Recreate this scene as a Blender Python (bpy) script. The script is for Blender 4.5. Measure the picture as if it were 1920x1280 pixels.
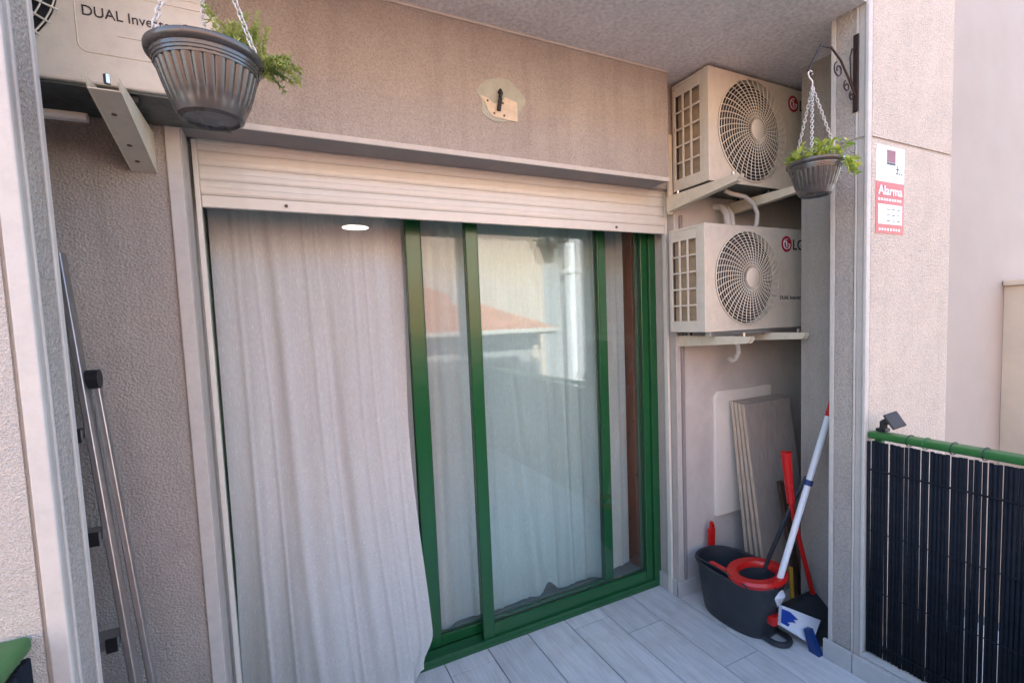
import bpy, bmesh, math, random
from mathutils import Vector, Matrix
random.seed(7)
R = math.radians
scene = bpy.context.scene
for o in list(bpy.data.objects): bpy.data.objects.remove(o)
COL = scene.collection

# ---------------------------------------------------------------- camera
cam_d = bpy.data.cameras.new('camera'); cam = bpy.data.objects.new('camera', cam_d); COL.objects.link(cam)
cam_d.sensor_width = 36; cam_d.lens = 16.929; cam_d.shift_x = -0.0064; cam_d.shift_y = 0.0131
cam_d.clip_start = 0.02; cam_d.clip_end = 600
rr = Vector((0.8926928, -0.4489174, -0.0396570)); dn = Vector((-0.0669093, -0.0450007, -0.9967437)); fw = Vector((0.4456710, 0.8924394, -0.0702086))
cam.matrix_world = Matrix(((rr.x, -dn.x, -fw.x, 0), (rr.y, -dn.y, -fw.y, 0), (rr.z, -dn.z, -fw.z, 1.5), (0, 0, 0, 1)))
scene.camera = cam
# ---------------------------------------------------------------- world, sun, exposure
SUN = Vector((-0.22, 0.70, 0.68)).normalized()          # towards the sun: behind this building
w = bpy.data.worlds.new('World'); scene.world = w; w.use_nodes = True
nt = w.node_tree; nt.nodes.clear()
sky = nt.nodes.new('ShaderNodeTexSky'); sky.sky_type = 'NISHITA'; sky.sun_disc = False
sky.sun_elevation = math.asin(SUN.z); sky.sun_rotation = math.atan2(SUN.x, SUN.y)
bg = nt.nodes.new('ShaderNodeBackground'); bg.inputs[1].default_value = 0.15
wo = nt.nodes.new('ShaderNodeOutputWorld')
nt.links.new(sky.outputs[0], bg.inputs[0]); nt.links.new(bg.outputs[0], wo.inputs[0])
sl = bpy.data.lights.new('sun', 'SUN'); sl.energy = 3.7; sl.angle = R(0.5); sl.color = (1.0, 0.93, 0.84)
so = bpy.data.objects.new('sun', sl); COL.objects.link(so); so.rotation_euler = SUN.to_track_quat('Z', 'Y').to_euler(); so.location = (0, 30, 40)
scene.view_settings.view_transform = 'Standard'; scene.view_settings.look = 'None'
scene.view_settings.exposure = 2.82; scene.view_settings.gamma = 1.0
scene.render.engine = 'CYCLES'
scene.cycles.max_bounces = 10; scene.cycles.diffuse_bounces = 5; scene.cycles.transparent_max_bounces = 16; scene.cycles.glossy_bounces = 5

# ---------------------------------------------------------------- materials
def newmat(name):
    m = bpy.data.materials.new(name); m.use_nodes = True
    n = m.node_tree; b = n.nodes['Principled BSDF']; return m, n, b
def coords(n, scale=(1, 1, 1), space='Object'):
    tc = n.nodes.new('ShaderNodeTexCoord'); mp = n.nodes.new('ShaderNodeMapping'); mp.inputs['Scale'].default_value = scale
    n.links.new(tc.outputs[space], mp.inputs[0]); return mp.outputs[0]
def noise(n, vec, scale, detail=4, rough=.55):
    t = n.nodes.new('ShaderNodeTexNoise'); t.inputs['Scale'].default_value = scale; t.inputs['Detail'].default_value = detail
    t.inputs['Roughness'].default_value = rough; n.links.new(vec, t.inputs['Vector']); return t.outputs['Fac']
def ramp(n, fac, stops):
    r = n.nodes.new('ShaderNodeValToRGB'); n.links.new(fac, r.inputs[0]); e = r.color_ramp.elements
    while len(e) < len(stops): e.new(.5)
    for el, (p, c) in zip(e, stops): el.position = p; el.color = (*c, 1) if len(c) == 3 else c
    return r.outputs[0]
def mixc(n, fac, a, b, mode='MIX'):
    m = n.nodes.new('ShaderNodeMix'); m.data_type = 'RGBA'; m.blend_type = mode
    for s, v in ((m.inputs[0], fac), (m.inputs[6], a), (m.inputs[7], b)):
        if isinstance(v, (int, float)): s.default_value = v
        elif isinstance(v, tuple): s.default_value = (*v, 1)
        else: n.links.new(v, s)
    return m.outputs[2]
def bump(n, b, h, strength, dist):
    bp = n.nodes.new('ShaderNodeBump'); bp.inputs['Strength'].default_value = strength; bp.inputs['Distance'].default_value = dist
    n.links.new(h, bp.inputs['Height']); n.links.new(bp.outputs[0], b.inputs['Normal'])
def k(c, s): return tuple(min(1, x * s) for x in c)
def stucco(name, col, grain=170, strength=.7, dist=.003, var=.06, streak=.8):
    m, n, b = newmat(name); v = coords(n)
    big = noise(n, v, 1.7, 5, .6); fine = noise(n, v, grain, 3, .6); mid = noise(n, v, 9, 4, .6)
    c = ramp(n, big, [(.3, k(col, 1 - var)), (.7, k(col, 1 + var * .7))])
    c2 = ramp(n, mid, [(.35, (.94, .94, .94)), (.6, (1, 1, 1))])
    c3 = ramp(n, fine, [(.3, (.74, .73, .72)), (.6, (1.0, 1.0, 1.0))])
    st = ramp(n, noise(n, coords(n, (7, 7, .55)), 1.6, 6, .7), [(.34, (.86, .855, .85)), (.52, (1, 1, 1))]); blot = ramp(n, noise(n, v, 3.1, 7, .75), [(.30, (.88, .88, .88)), (.45, (1, 1, 1))])
    c = mixc(n, 1, c, c2, 'MULTIPLY'); c = mixc(n, 1, c, c3, 'MULTIPLY'); c = mixc(n, streak, c, st, 'MULTIPLY'); c = mixc(n, streak, c, blot, 'MULTIPLY')
    n.links.new(c, b.inputs['Base Color']); b.inputs['Roughness'].default_value = .9; b.inputs['Specular IOR Level'].default_value = .25
    vo = n.nodes.new('ShaderNodeTexVoronoi'); vo.inputs['Scale'].default_value = grain * .8; n.links.new(v, vo.inputs['Vector'])
    ad = n.nodes.new('ShaderNodeMath'); ad.operation = 'ADD'; n.links.new(fine, ad.inputs[0]); n.links.new(vo.outputs['Distance'], ad.inputs[1])
    bump(n, b, ad.outputs[0], strength, dist); return m
def paint(name, col, rough=.45, metal=0, var=.06, vs=6, bs=0, bscale=200, spec=.5, dirt=0):
    m, n, b = newmat(name); v = coords(n); f = noise(n, v, vs, 5, .65)
    c = ramp(n, f, [(.3, k(col, 1 - var)), (.7, k(col, 1 + var))])
    if dirt:
        d = noise(n, v, vs * 5, 6, .75); dd = ramp(n, d, [(.45, (1, 1, 1)), (.75, (1 - dirt,) * 3)]); c = mixc(n, 1, c, dd, 'MULTIPLY')
    n.links.new(c, b.inputs['Base Color']); b.inputs['Metallic'].default_value = metal; b.inputs['Specular IOR Level'].default_value = spec
    r = ramp(n, noise(n, v, vs * 3, 4), [(.3, (rough * .85,) * 3), (.7, (min(1, rough * 1.2),) * 3)]); n.links.new(r, b.inputs['Roughness'])
    if bs: bump(n, b, noise(n, v, bscale, 3), bs, .002)
    return m
def emit(name, col, s):
    m, n, b = newmat(name); b.inputs['Base Color'].default_value = (*col, 1); b.inputs['Emission Color'].default_value = (*col, 1); b.inputs['Emission Strength'].default_value = s; return m

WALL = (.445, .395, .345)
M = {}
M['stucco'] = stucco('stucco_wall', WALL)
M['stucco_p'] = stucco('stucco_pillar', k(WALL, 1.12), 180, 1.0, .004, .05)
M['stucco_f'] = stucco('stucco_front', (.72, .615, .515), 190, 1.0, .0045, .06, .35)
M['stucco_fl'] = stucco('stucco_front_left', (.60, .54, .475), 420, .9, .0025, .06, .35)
M['niche'] = paint('niche_plaster', (.58, .53, .485), .85, var=.10, vs=3, bs=.3, bscale=90, dirt=.10)
M['smooth'] = paint('smooth_render', k(WALL, 1.05), .8, var=.08, bs=.25, bscale=60, dirt=.12)
M['bead'] = paint('corner_bead', (.56, .515, .46), .6, var=.05, bs=.15, bscale=40, dirt=.12)
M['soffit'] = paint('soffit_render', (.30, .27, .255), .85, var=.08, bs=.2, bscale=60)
M['ceil'] = stucco('ceiling_render', (.93, .88, .83), 60, .25, .003, .06, .5)
M['pinkwall'] = stucco('pink_render', (.62, .48, .38), 30, .3, .004, .06)
M['nbwall'] = paint('neighbour_render', (.42, .36, .31), .9, var=.05, vs=1.5, bs=.3, bscale=150)
M['cream_r'] = paint('cream_render', (.66, .54, .40), .8, var=.06, bs=.2, bscale=50)
M['grey_r'] = stucco('grey_house_render', (.34, .34, .35), 30, .4, .004, .1)
M['white'] = paint('white_pvc', (.68, .64, .56), .35, var=.03, dirt=.06)
M['whitegap'] = paint('slat_joint', (.48, .44, .40), .6)
M['ac'] = paint('ac_paint', (.70, .64, .53), .38, var=.04, dirt=.13)
M['acgrille'] = paint('ac_grille', (.72, .66, .55), .4, var=.03)
M['cream'] = paint('cream_metal', (.68, .60, .46), .42, var=.06, dirt=.15)
M['black'] = paint('black_plastic', (.012, .012, .014), .45)
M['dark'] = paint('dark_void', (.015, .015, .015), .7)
M['fin'] = paint('coil_fins', (.42, .32, .21), .6, .1, var=.2, vs=20)
M['fan'] = paint('fan_grey', (.07, .07, .07), .5)
M['steel'] = paint('steel', (.5, .5, .5), .35, .9)
M['base'] = paint('galvanised_base', (.10, .115, .11), .5, .5, var=.35, vs=14)
M['green'] = paint('green_paint', (.014, .10, .032), .2, var=.10, vs=4, spec=.6)
M['greenrail'] = paint('green_handrail', (.028, .135, .028), .4, var=.12, vs=8)
M['rubber'] = paint('rubber_seal', (.02, .03, .022), .6)
M['red'] = paint('red_plastic', (.55, .012, .010), .3, var=.05)
M['logo'] = paint('logo_red', (.45, .015, .03), .4)
M['pot'] = paint('pot_plastic', (.066, .057, .051), .27, var=.05, spec=.7)
M['chain'] = paint('chain_plastic', (.62, .58, .54), .4)
M['soil'] = paint('soil', (.03, .02, .013), .95, var=.3, vs=60)
M['iron'] = paint('wrought_iron', (.035, .018, .014), .55, .3, var=.3, vs=40)
M['alu'] = paint('aluminium', (.36, .35, .345), .36, .8, var=.12, vs=14)
M['aludk'] = paint('aluminium_shadow', (.16, .16, .17), .4, .7)
M['reed'] = paint('reed_plastic', (.008, .010, .016), .75, var=.3, vs=8, spec=.25)
M['bucket'] = paint('bucket_plastic', (.026, .030, .036), .42, var=.22, vs=9)
M['blue'] = paint('blue_print', (.012, .05, .30), .35)
M['bluedk'] = paint('blue_plastic', (.01, .04, .16), .4)
M['paper'] = paint('white_card', (.68, .69, .72), .5, var=.04)
M['board'] = paint('white_board', (.86, .79, .70), .5, var=.03, dirt=.05)
M['brownwood'] = paint('brown_lacquer', (.36, .15, .10), .3, var=.12, vs=5)
M['roomwall'] = paint('room_wall', (.45, .42, .38), .9)
M['roomfloor'] = paint('room_floor', (.30, .29, .28), .5, var=.1)
M['lamp'] = emit('lamp_disc', (1, .98, .94), 3.5)
M['patch'] = paint('bare_plaster', (.40, .41, .34), .9, var=.12, vs=30, bs=.4, bscale=150)
M['patchc'] = paint('yellow_plaster', (.66, .555, .42), .9, var=.12, vs=40, bs=.4, bscale=150)
M['hole'] = paint('drill_hole', (.12, .08, .05), .9)
M['signw'] = paint('sign_white', (.82, .82, .84), .35, var=.02)
M['signr'] = paint('sign_red', (.48, .06, .04), .4, var=.1, vs=20)
M['signd'] = paint('sign_dark_red', (.22, .02, .025), .4)
M['ink'] = paint('dark_ink', (.03, .03, .035), .5)
M['asphalt'] = paint('street_asphalt', (.06, .06, .06), .9)
M['hose'] = paint('white_hose', (.62, .58, .52), .45)
M['yellow'] = paint('yellow_plastic', (.5, .28, .03), .4)
M['darkbrown'] = paint('dark_brown_wood', (.09, .045, .03), .6, var=.3, vs=20)

def mk_tile():
    m, n, b = newmat('wood_look_tile'); oi = n.nodes.new('ShaderNodeObjectInfo')
    tc = n.nodes.new('ShaderNodeTexCoord'); ad = n.nodes.new('ShaderNodeVectorMath'); ad.operation = 'ADD'
    ml = n.nodes.new('ShaderNodeVectorMath'); ml.operation = 'SCALE'; ml.inputs[0].default_value = (37, 91, 13); n.links.new(oi.outputs['Random'], ml.inputs['Scale'])
    n.links.new(tc.outputs['Object'], ad.inputs[0]); n.links.new(ml.outputs[0], ad.inputs[1])
    mp = n.nodes.new('ShaderNodeMapping'); mp.inputs['Scale'].default_value = (9, .9, 1); n.links.new(ad.outputs[0], mp.inputs[0])
    g = noise(n, mp.outputs[0], 3.5, 7, .68); mp2 = n.nodes.new('ShaderNodeMapping'); mp2.inputs['Scale'].default_value = (60, 2.2, 1); n.links.new(ad.outputs[0], mp2.inputs[0])
    f = noise(n, mp2.outputs[0], 3, 4, .6)
    c = ramp(n, g, [(.25, (.53, .515, .50)), (.5, (.65, .635, .62)), (.75, (.73, .715, .70))])
    c = mixc(n, 1, c, ramp(n, f, [(.35, (.84, .84, .84)), (.6, (1, 1, 1))]), 'MULTIPLY')
    dv = ramp(n, oi.outputs['Random'], [(0, (.90, .90, .91)), (1, (1.06, 1.05, 1.04))]); c = mixc(n, 1, c, dv, 'MULTIPLY')
    gw = noise(n, coords(n, (1, 1, 1)), 4.5, 6, .7); c = mixc(n, .7, c, ramp(n, gw, [(.32, (.82, .80, .77)), (.52, (1, 1, 1))]), 'MULTIPLY')
    n.links.new(c, b.inputs['Base Color']); b.inputs['Roughness'].default_value = .42; bump(n, b, f, .12, .001); return m
M['tile'] = mk_tile()
M['grout'] = paint('grout', (.12, .12, .12), .95)
M['skirt'] = paint('skirting_tile', (.50, .475, .45), .4, var=.08, vs=12)

def mk_wood(name, a, bcol, sc=(40, 40, 2)):
    m, n, b = newmat(name); v = coords(n, sc); g = noise(n, v, 2, 6, .65)
    n.links.new(ramp(n, g, [(.3, a), (.7, bcol)]), b.inputs['Base Color']); b.inputs['Roughness'].default_value = .6; return m
M['lamin'] = mk_wood('laminate_grey', (.34, .28, .23), (.46, .39, .33))
M['edgew'] = mk_wood('board_edge', (.42, .31, .21), (.66, .54, .42), (80, 80, 5))

def mk_sheer():
    m, n, b = newmat('sheer_curtain'); n.nodes.remove(b); out = n.nodes['Material Output']
    v = coords(n, (150, 150, 16)); f = noise(n, v, 3, 2, .5)
    hv = noise(n, coords(n, (14, 14, 190)), 3, 2, .5)
    v2 = coords(n, (420, 420, 420)); f2 = noise(n, v2, 1, 2)
    v3 = coords(n, (16, 16, .8)); f3 = noise(n, v3, 3, 3, .6)
    col = ramp(n, f, [(.3, (.85, .84, .80)), (.64, (.885, .88, .84)), (.72, (.97, .965, .93))])
    col = mixc(n, 1, col, ramp(n, f3, [(.35, (.95, .95, .95)), (.6, (1, 1, 1))]), 'MULTIPLY')
    col = mixc(n, 1, col, ramp(n, hv, [(.35, (.955, .955, .955)), (.62, (1, 1, 1))]), 'MULTIPLY')
    d = n.nodes.new('ShaderNodeBsdfDiffuse'); t = n.nodes.new('ShaderNodeBsdfTranslucent'); tr = n.nodes.new('ShaderNodeBsdfTransparent')
    n.links.new(col, d.inputs[0]); n.links.new(col, t.inputs[0])
    m1 = n.nodes.new('ShaderNodeMixShader'); m1.inputs[0].default_value = .30; n.links.new(d.outputs[0], m1.inputs[1]); n.links.new(t.outputs[0], m1.inputs[2])
    m2 = n.nodes.new('ShaderNodeMixShader'); fac = ramp(n, f, [(.3, (.16,) * 3), (.6, (.11,) * 3), (.72, (.02,) * 3)])
    n.links.new(fac, m2.inputs[0]); n.links.new(m1.outputs[0], m2.inputs[1]); n.links.new(tr.outputs[0], m2.inputs[2])
    bp = n.nodes.new('ShaderNodeBump'); bp.inputs['Strength'].default_value = .25; bp.inputs['Distance'].default_value = .001
    n.links.new(f2, bp.inputs['Height']); n.links.new(bp.outputs[0], d.inputs['Normal'])
    n.links.new(m2.outputs[0], out.inputs[0]); return m
M['sheer'] = mk_sheer()
def mk_glass():
    m, n, b = newmat('window_glass'); n.nodes.remove(b); out = n.nodes['Material Output']
    g = n.nodes.new('ShaderNodeBsdfGlossy'); g.inputs['Roughness'].default_value = .0; g.inputs[0].default_value = (.95, 1, .97, 1)
    t = n.nodes.new('ShaderNodeBsdfTransparent'); t.inputs[0].default_value = (.96, 1, 1, 1)
    fr = n.nodes.new('ShaderNodeFresnel'); fr.inputs[0].default_value = 1.66
    ge = n.nodes.new('ShaderNodeNewGeometry'); iv = n.nodes.new('ShaderNodeMath'); iv.operation = 'SUBTRACT'; iv.inputs[0].default_value = 1; n.links.new(ge.outputs['Backfacing'], iv.inputs[1])
    mu = n.nodes.new('ShaderNodeMath'); mu.operation = 'MULTIPLY'; n.links.new(fr.outputs[0], mu.inputs[0]); n.links.new(iv.outputs[0], mu.inputs[1])
    v = coords(n); 
    bp = n.nodes.new('ShaderNodeBump'); bp.inputs['Strength'].default_value = .012; bp.inputs['Distance'].default_value = .01; n.links.new(noise(n, v, 2.2, 1), bp.inputs['Height']); n.links.new(bp.outputs[0], g.inputs['Normal'])
    mx = n.nodes.new('ShaderNodeMixShader'); n.links.new(mu.outputs[0], mx.inputs[0]); n.links.new(t.outputs[0], mx.inputs[1]); n.links.new(g.outputs[0], mx.inputs[2])
    n.links.new(mx.outputs[0], out.inputs[0]); return m
M['glass'] = mk_glass()
def mk_leaf(name, a, bcol):
    m, n, b = newmat(name); oi = n.nodes.new('ShaderNodeObjectInfo'); v = coords(n); f = noise(n, v, 30, 2)
    ad = n.nodes.new('ShaderNodeMath'); ad.operation = 'ADD'; n.links.new(oi.outputs['Random'], ad.inputs[0]); n.links.new(f, ad.inputs[1])
    ml = n.nodes.new('ShaderNodeMath'); ml.operation = 'MULTIPLY'; ml.inputs[1].default_value = .55; n.links.new(ad.outputs[0], ml.inputs[0])
    c = ramp(n, ml.outputs[0], [(.2, a), (.7, bcol)]); n.links.new(c, b.inputs['Base Color']); b.inputs['Roughness'].default_value = .45
    b.inputs['Subsurface Weight'].default_value = .0
    t = n.nodes.new('ShaderNodeBsdfTranslucent'); n.links.new(c, t.inputs[0]); mx = n.nodes.new('ShaderNodeMixShader'); mx.inputs[0].default_value = .35
    n.links.new(b.outputs[0], mx.inputs[1]); n.links.new(t.outputs[0], mx.inputs[2]); n.links.new(mx.outputs[0], n.nodes['Material Output'].inputs[0]); return m
M['leaf'] = mk_leaf('leaf_green', (.20, .32, .03), (.66, .68, .14))
M['feather'] = mk_leaf('feathery_green', (.24, .32, .05), (.70, .70, .28))
M['tree'] = mk_leaf('tree_green', (.03, .07, .015), (.08, .14, .03))
def mk_rooftile():
    m, n, b = newmat('terracotta_tiles'); v = coords(n); f = noise(n, v, 14, 5, .7); f2 = noise(n, v, 2, 3)
    c = ramp(n, f, [(.3, (.44, .15, .06)), (.7, (.66, .31, .16))]); c = mixc(n, 1, c, ramp(n, f2, [(.3, (.82, .82, .82)), (.7, (1, 1, 1))]), 'MULTIPLY')
    n.links.new(c, b.inputs['Base Color']); b.inputs['Roughness'].default_value = .85; return m
M['roof'] = mk_rooftile()

# ---------------------------------------------------------------- mesh helpers (world coordinates)
ORG = {}
class MB:
    def __init__(s): s.bm = bmesh.new()
    def quad(s, pts):
        vs = [s.bm.verts.new(p) for p in pts]; s.bm.faces.new(vs); return s
    def box(s, x0, x1, y0, y1, z0, z1, bev=0, seg=1):
        r = bmesh.ops.create_cube(s.bm, size=1); vs = r['verts']
        for v in vs: v.co = Vector(((x0 + x1) / 2 + v.co.x * (x1 - x0), (y0 + y1) / 2 + v.co.y * (y1 - y0), (z0 + z1) / 2 + v.co.z * (z1 - z0)))
        if bev:
            es = list({e for v in vs for e in v.link_edges}); bmesh.ops.bevel(s.bm, geom=es, offset=bev, segments=seg, affect='EDGES', profile=.5)
        return s
    def prism(s, poly, axis, a, b):
        # poly: list of 2-tuples in the plane normal to axis
        def P(p, t): return {'x': (t, p[0], p[1]), 'y': (p[0], t, p[1]), 'z': (p[0], p[1], t)}[axis]
        A = [s.bm.verts.new(P(p, a)) for p in poly]; B = [s.bm.verts.new(P(p, b)) for p in poly]; n = len(poly)
        s.bm.faces.new(A); s.bm.faces.new(B[::-1])
        for i in range(n): s.bm.faces.new((A[i], B[i], B[(i + 1) % n], A[(i + 1) % n]))
        return s
    def tube(s, pts, r, n=8, closed=False, caps=True, r2=None):
        pts = [Vector(p) for p in pts]; m = len(pts); rings = []; up = None
        for i, p in enumerate(pts):
            if closed: d = pts[(i + 1) % m] - pts[i - 1]
            else: d = pts[min(i + 1, m - 1)] - pts[max(i - 1, 0)]
            d.normalize()
            if up is None: up = Vector((0, 0, 1)) if abs(d.z) < .9 else Vector((1, 0, 0))
            a = d.cross(up)
            if a.length < 1e-4: a = d.orthogonal()
            a.normalize(); b = a.cross(d).normalized(); up = b
            rad = r if r2 is None else r + (r2 - r) * i / (m - 1)
            rings.append([s.bm.verts.new(p + (a * math.cos(2 * math.pi * j / n) + b * math.sin(2 * math.pi * j / n)) * rad) for j in range(n)])
        for i in range(m if closed else m - 1):
            A, B = rings[i], rings[(i + 1) % m]
            for j in range(n): s.bm.faces.new((A[j], A[(j + 1) % n], B[(j + 1) % n], B[j]))
        if caps and not closed: s.bm.faces.new(rings[0][::-1]); s.bm.faces.new(rings[-1])
        return s
    def lathe(s, prof, c, n=48, fn=None):
        rings = []
        for i, (r, z) in enumerate(prof):
            rings.append([s.bm.verts.new((c[0] + (fn(r, i, 2 * math.pi * j / n) if fn else r) * math.cos(2 * math.pi * j / n), c[1] + (fn(r, i, 2 * math.pi * j / n) if fn else r) * math.sin(2 * math.pi * j / n), c[2] + z)) for j in range(n)])
        for A, B in zip(rings, rings[1:]):
            for j in range(n): s.bm.faces.new((A[j], A[(j + 1) % n], B[(j + 1) % n], B[j]))
        s.rings = rings; return s
    def cap(s, ring, flip=False): s.bm.faces.new(ring[::-1] if flip else ring); return s
    def grid(s, fn, nu, nv):
        g = [[s.bm.verts.new(fn(i / nu, j / nv)) for j in range(nv + 1)] for i in range(nu + 1)]
        for i in range(nu):
            for j in range(nv): s.bm.faces.new((g[i][j], g[i + 1][j], g[i + 1][j + 1], g[i][j + 1]))
        return s
    def build(s, name, mat, parent=None, smooth=False, bev=0, recalc=True, org=None):
        if recalc: bmesh.ops.recalc_face_normals(s.bm, faces=s.bm.faces[:])
        xs = [v.co for v in s.bm.verts]
        lo = Vector([min(c[i] for c in xs) for i in range(3)]); hi = Vector([max(c[i] for c in xs) for i in range(3)])
        o0 = Vector(((lo.x + hi.x) / 2, (lo.y + hi.y) / 2, lo.z)) if org is None else Vector(org)
        for v in s.bm.verts: v.co -= o0
        me = bpy.data.meshes.new(name); s.bm.to_mesh(me); s.bm.free()
        if smooth:
            for p in me.polygons: p.use_smooth = True
            if smooth != 'all':
                try: me.set_sharp_from_angle(angle=R(35))
                except Exception: pass
        me.materials.append(M[mat] if isinstance(mat, str) else mat)
        o = bpy.data.objects.new(name, me); COL.objects.link(o); ORG[o.name] = o0
        if parent is not None: o.parent = parent; o.location = o0 - ORG[parent.name]
        else: o.location = o0
        if bev:
            md = o.modifiers.new('bevel', 'BEVEL'); md.width = bev; md.segments = 2; md.limit_method = 'ANGLE'
        return o
def tag(o, label, cat, group=None, kind=None):
    o['label'] = label; o['category'] = cat
    if group: o['group'] = group
    if kind: o['kind'] = kind
    return o
def structure(o): o['kind'] = 'structure'; return o
def thing(name, label, cat, loc, group=None):
    o = bpy.data.objects.new(name, None); COL.objects.link(o); o.location = loc; ORG[o.name] = Vector(loc); o.empty_display_size = .05
    return tag(o, label, cat, group)
def inst(src, name, loc, parent, rot=None, scale=None):
    o = bpy.data.objects.new(name, src); COL.objects.link(o); ORG[o.name] = Vector(loc); o.parent = parent; o.location = Vector(loc) - ORG[parent.name]
    if rot is not None: o.rotation_euler = rot
    if scale is not None: o.scale = scale
    return o
def box(name, mat, parent, *a, bev=0, **kw): return MB().box(*a, **kw).build(name, mat, parent, bev=bev)
def text(name, body, size, loc, mat, parent, depth=.0008, width=None, bold=False):
    cu = bpy.data.curves.new('t', 'FONT'); cu.body = body; cu.size = size; cu.extrude = depth
    if bold: cu.offset = size * .012
    to = bpy.data.objects.new('t', cu); COL.objects.link(to); dg = bpy.context.evaluated_depsgraph_get(); dg.update()
    me = bpy.data.meshes.new_from_object(to.evaluated_get(dg)); bpy.data.objects.remove(to)
    xs = [v.co.x for v in me.vertices]; x0, x1 = min(xs), max(xs); f = (width / (x1 - x0)) if width else 1
    for v in me.vertices: v.co = Vector(((v.co.x - x0) * f, -v.co.z, v.co.y))
    me.name = name; me.materials.clear(); me.materials.append(M[mat])
    o = bpy.data.objects.new(name, me); COL.objects.link(o); ORG[o.name] = Vector(loc); o.parent = parent; o.location = Vector(loc) - ORG[parent.name]; return o

# ================================================================ THE SETTING
CZ = 2.63                                            # ceiling height
floor = structure(box('floor', 'grout', None, -1.2, 2.95, -.75, 2.14, -.16, -.006))
PW = .2085; X0 = 1.817
joints = {0: 1.375, 1: 1.751, 2: 1.903, 3: 1.45, 4: 1.62, 5: 1.90, 6: 1.30, -1: 1.55, -2: 1.2, -3: 1.6, -4: 1.4}
for c in range(-5, 14):
    xa, xb = X0 - PW * (c + 1), X0 - PW * c
    if xb < -1.18 or xa > 2.9: continue
    j = joints.get(c, 1.0 + random.random() * .9); ys = [j + .6 * 2 * q for q in (-2, -1, 0, 1)]
    ys = [2.135] + sorted([y for y in ys if -.74 < y < 2.12], reverse=True) + [-.745]
    for yb, ya in zip(ys, ys[1:]):
        g = .0021; jz = random.uniform(-.0006, .0006)
        box('tile', 'tile', floor, max(xa, -1.19) + g, min(xb, 2.94) - g, ya + g, yb - g, -.02, jz, bev=.0012)
ceiling = structure(box('ceiling', 'ceil', None, -1.2, 2.682, 1.075, 2.2, CZ, CZ + .14))
box('ceiling_panel', 'ceil', ceiling, 2.682, 2.95, 1.34, 2.2, CZ, CZ + .14)
street = structure(box('street_ground', 'asphalt', None, -150, 150, -200, 200, -3.8, -3.6))

# ---- wall over and beside the door
dw = thing('door_wall', 'mauve grey stucco wall over and left of the sliding door', 'wall', (.4, 1.9, 0))
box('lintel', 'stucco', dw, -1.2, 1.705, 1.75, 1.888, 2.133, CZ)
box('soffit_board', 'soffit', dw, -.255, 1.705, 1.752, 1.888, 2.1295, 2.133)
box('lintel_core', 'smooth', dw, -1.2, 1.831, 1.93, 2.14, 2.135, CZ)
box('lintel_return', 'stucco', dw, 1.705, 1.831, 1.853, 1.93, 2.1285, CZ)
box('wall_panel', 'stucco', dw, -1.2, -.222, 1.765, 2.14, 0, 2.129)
box('edge_bead', 'bead', dw, -.25, 1.708, 1.744, 1.752, 2.126, 2.146, bev=.003)
box('ceiling_bead', 'bead', dw, -1.2, 1.705, 1.744, 1.75, CZ - .010, CZ, bev=.002)
box('jamb_bead', 'bead', dw, -.256, -.219, 1.757, 1.767, 0, 2.125, bev=.003)
box('reveal_strip', 'smooth', dw, -.222, -.216, 1.767, 2.02, 0, 2.125)
# ---- wall patch with a wire
px, pz, py = .838, 2.358, 1.75
pt = [(px + (.098 + .010 * math.sin(3 * a + 1) + .006 * math.sin(7 * a)) * math.cos(a), pz + (.083 + .008 * math.sin(2 * a)) * math.sin(a)) for a in [i * 2 * math.pi / 36 for i in range(36)]]
pa = tag(MB().prism(pt, 'y', py - .003, py + .01).build('wall_patch', 'patch'), 'round bare plaster patch on the wall where a lamp was removed', 'wall patch')
poly = [(-.088, .005), (-.06, .0), (-.03, -.018), (-.005, -.012), (.02, .012), (.072, .0), (.070, -.074), (.02, -.072), (-.035, -.068), (-.055, -.05), (-.066, -.02)]
MB().prism([(px + a, pz + b) for a, b in poly], 'y', py - .0055, py - .0028).build('yellow_plaster', 'patchc', pa)
for a, b in ((-.056, -.012), (.012, -.058), (-.03, -.055), (.008, -.012)):
    MB().tube([(px + a, py - .007, pz + b), (px + a, py - .0045, pz + b)], .0045, 8).build('drill_hole', 'hole', pa)
wi = tag(MB().tube([(px - .004, py + .002, pz + .025), (px - .004, py - .014, pz + .030), (px - .002, py - .018, pz + .02), (px - .008, py - .016, pz + .004)], .0075, 8).tube([(px - .006, py - .016, pz + .0), (px - .014, py - .014, pz - .045)], .0085, 8).build('cable_stub', 'black', None, smooth=True), 'short black electric cable hanging from the bare wall patch', 'cable')

# ---- niche wall right of the door
nw = thing('niche_wall', 'stucco wall of the niche behind the two stacked outdoor units', 'wall', (2.4, 2.0, 0))
box('back_panel', 'niche', nw, 1.832, 2.95, 1.852, 2.14, 0, CZ)
box('reveal_strip', 'smooth', nw, 1.828, 1.832, 1.850, 2.03, .085, 2.128)
box('edge_bead', 'bead', nw, 1.826, 1.845, 1.844, 1.852, .088, 2.128, bev=.002)
box('skirting_tile', 'skirt', nw, 1.815, 1.828, 1.862, 2.01, 0, .085, bev=.002)
for i in range(4): box('skirting_tile', 'skirt', nw, 1.815 + i * .28, 1.815 + i * .28 + .277, 1.836, 1.850, 0, .085, bev=.002)
cd = tag(box('groove_strip', 'soffit', None, 1.862, 1.878, 1.838, 1.852, .088, 2.0, bev=.002), 'thin grey vertical strip standing in for a shaded groove on the niche wall beside the door', 'wall strip')  # raised strip, dark tone stands in for the shadow gap at the niche edge
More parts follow.
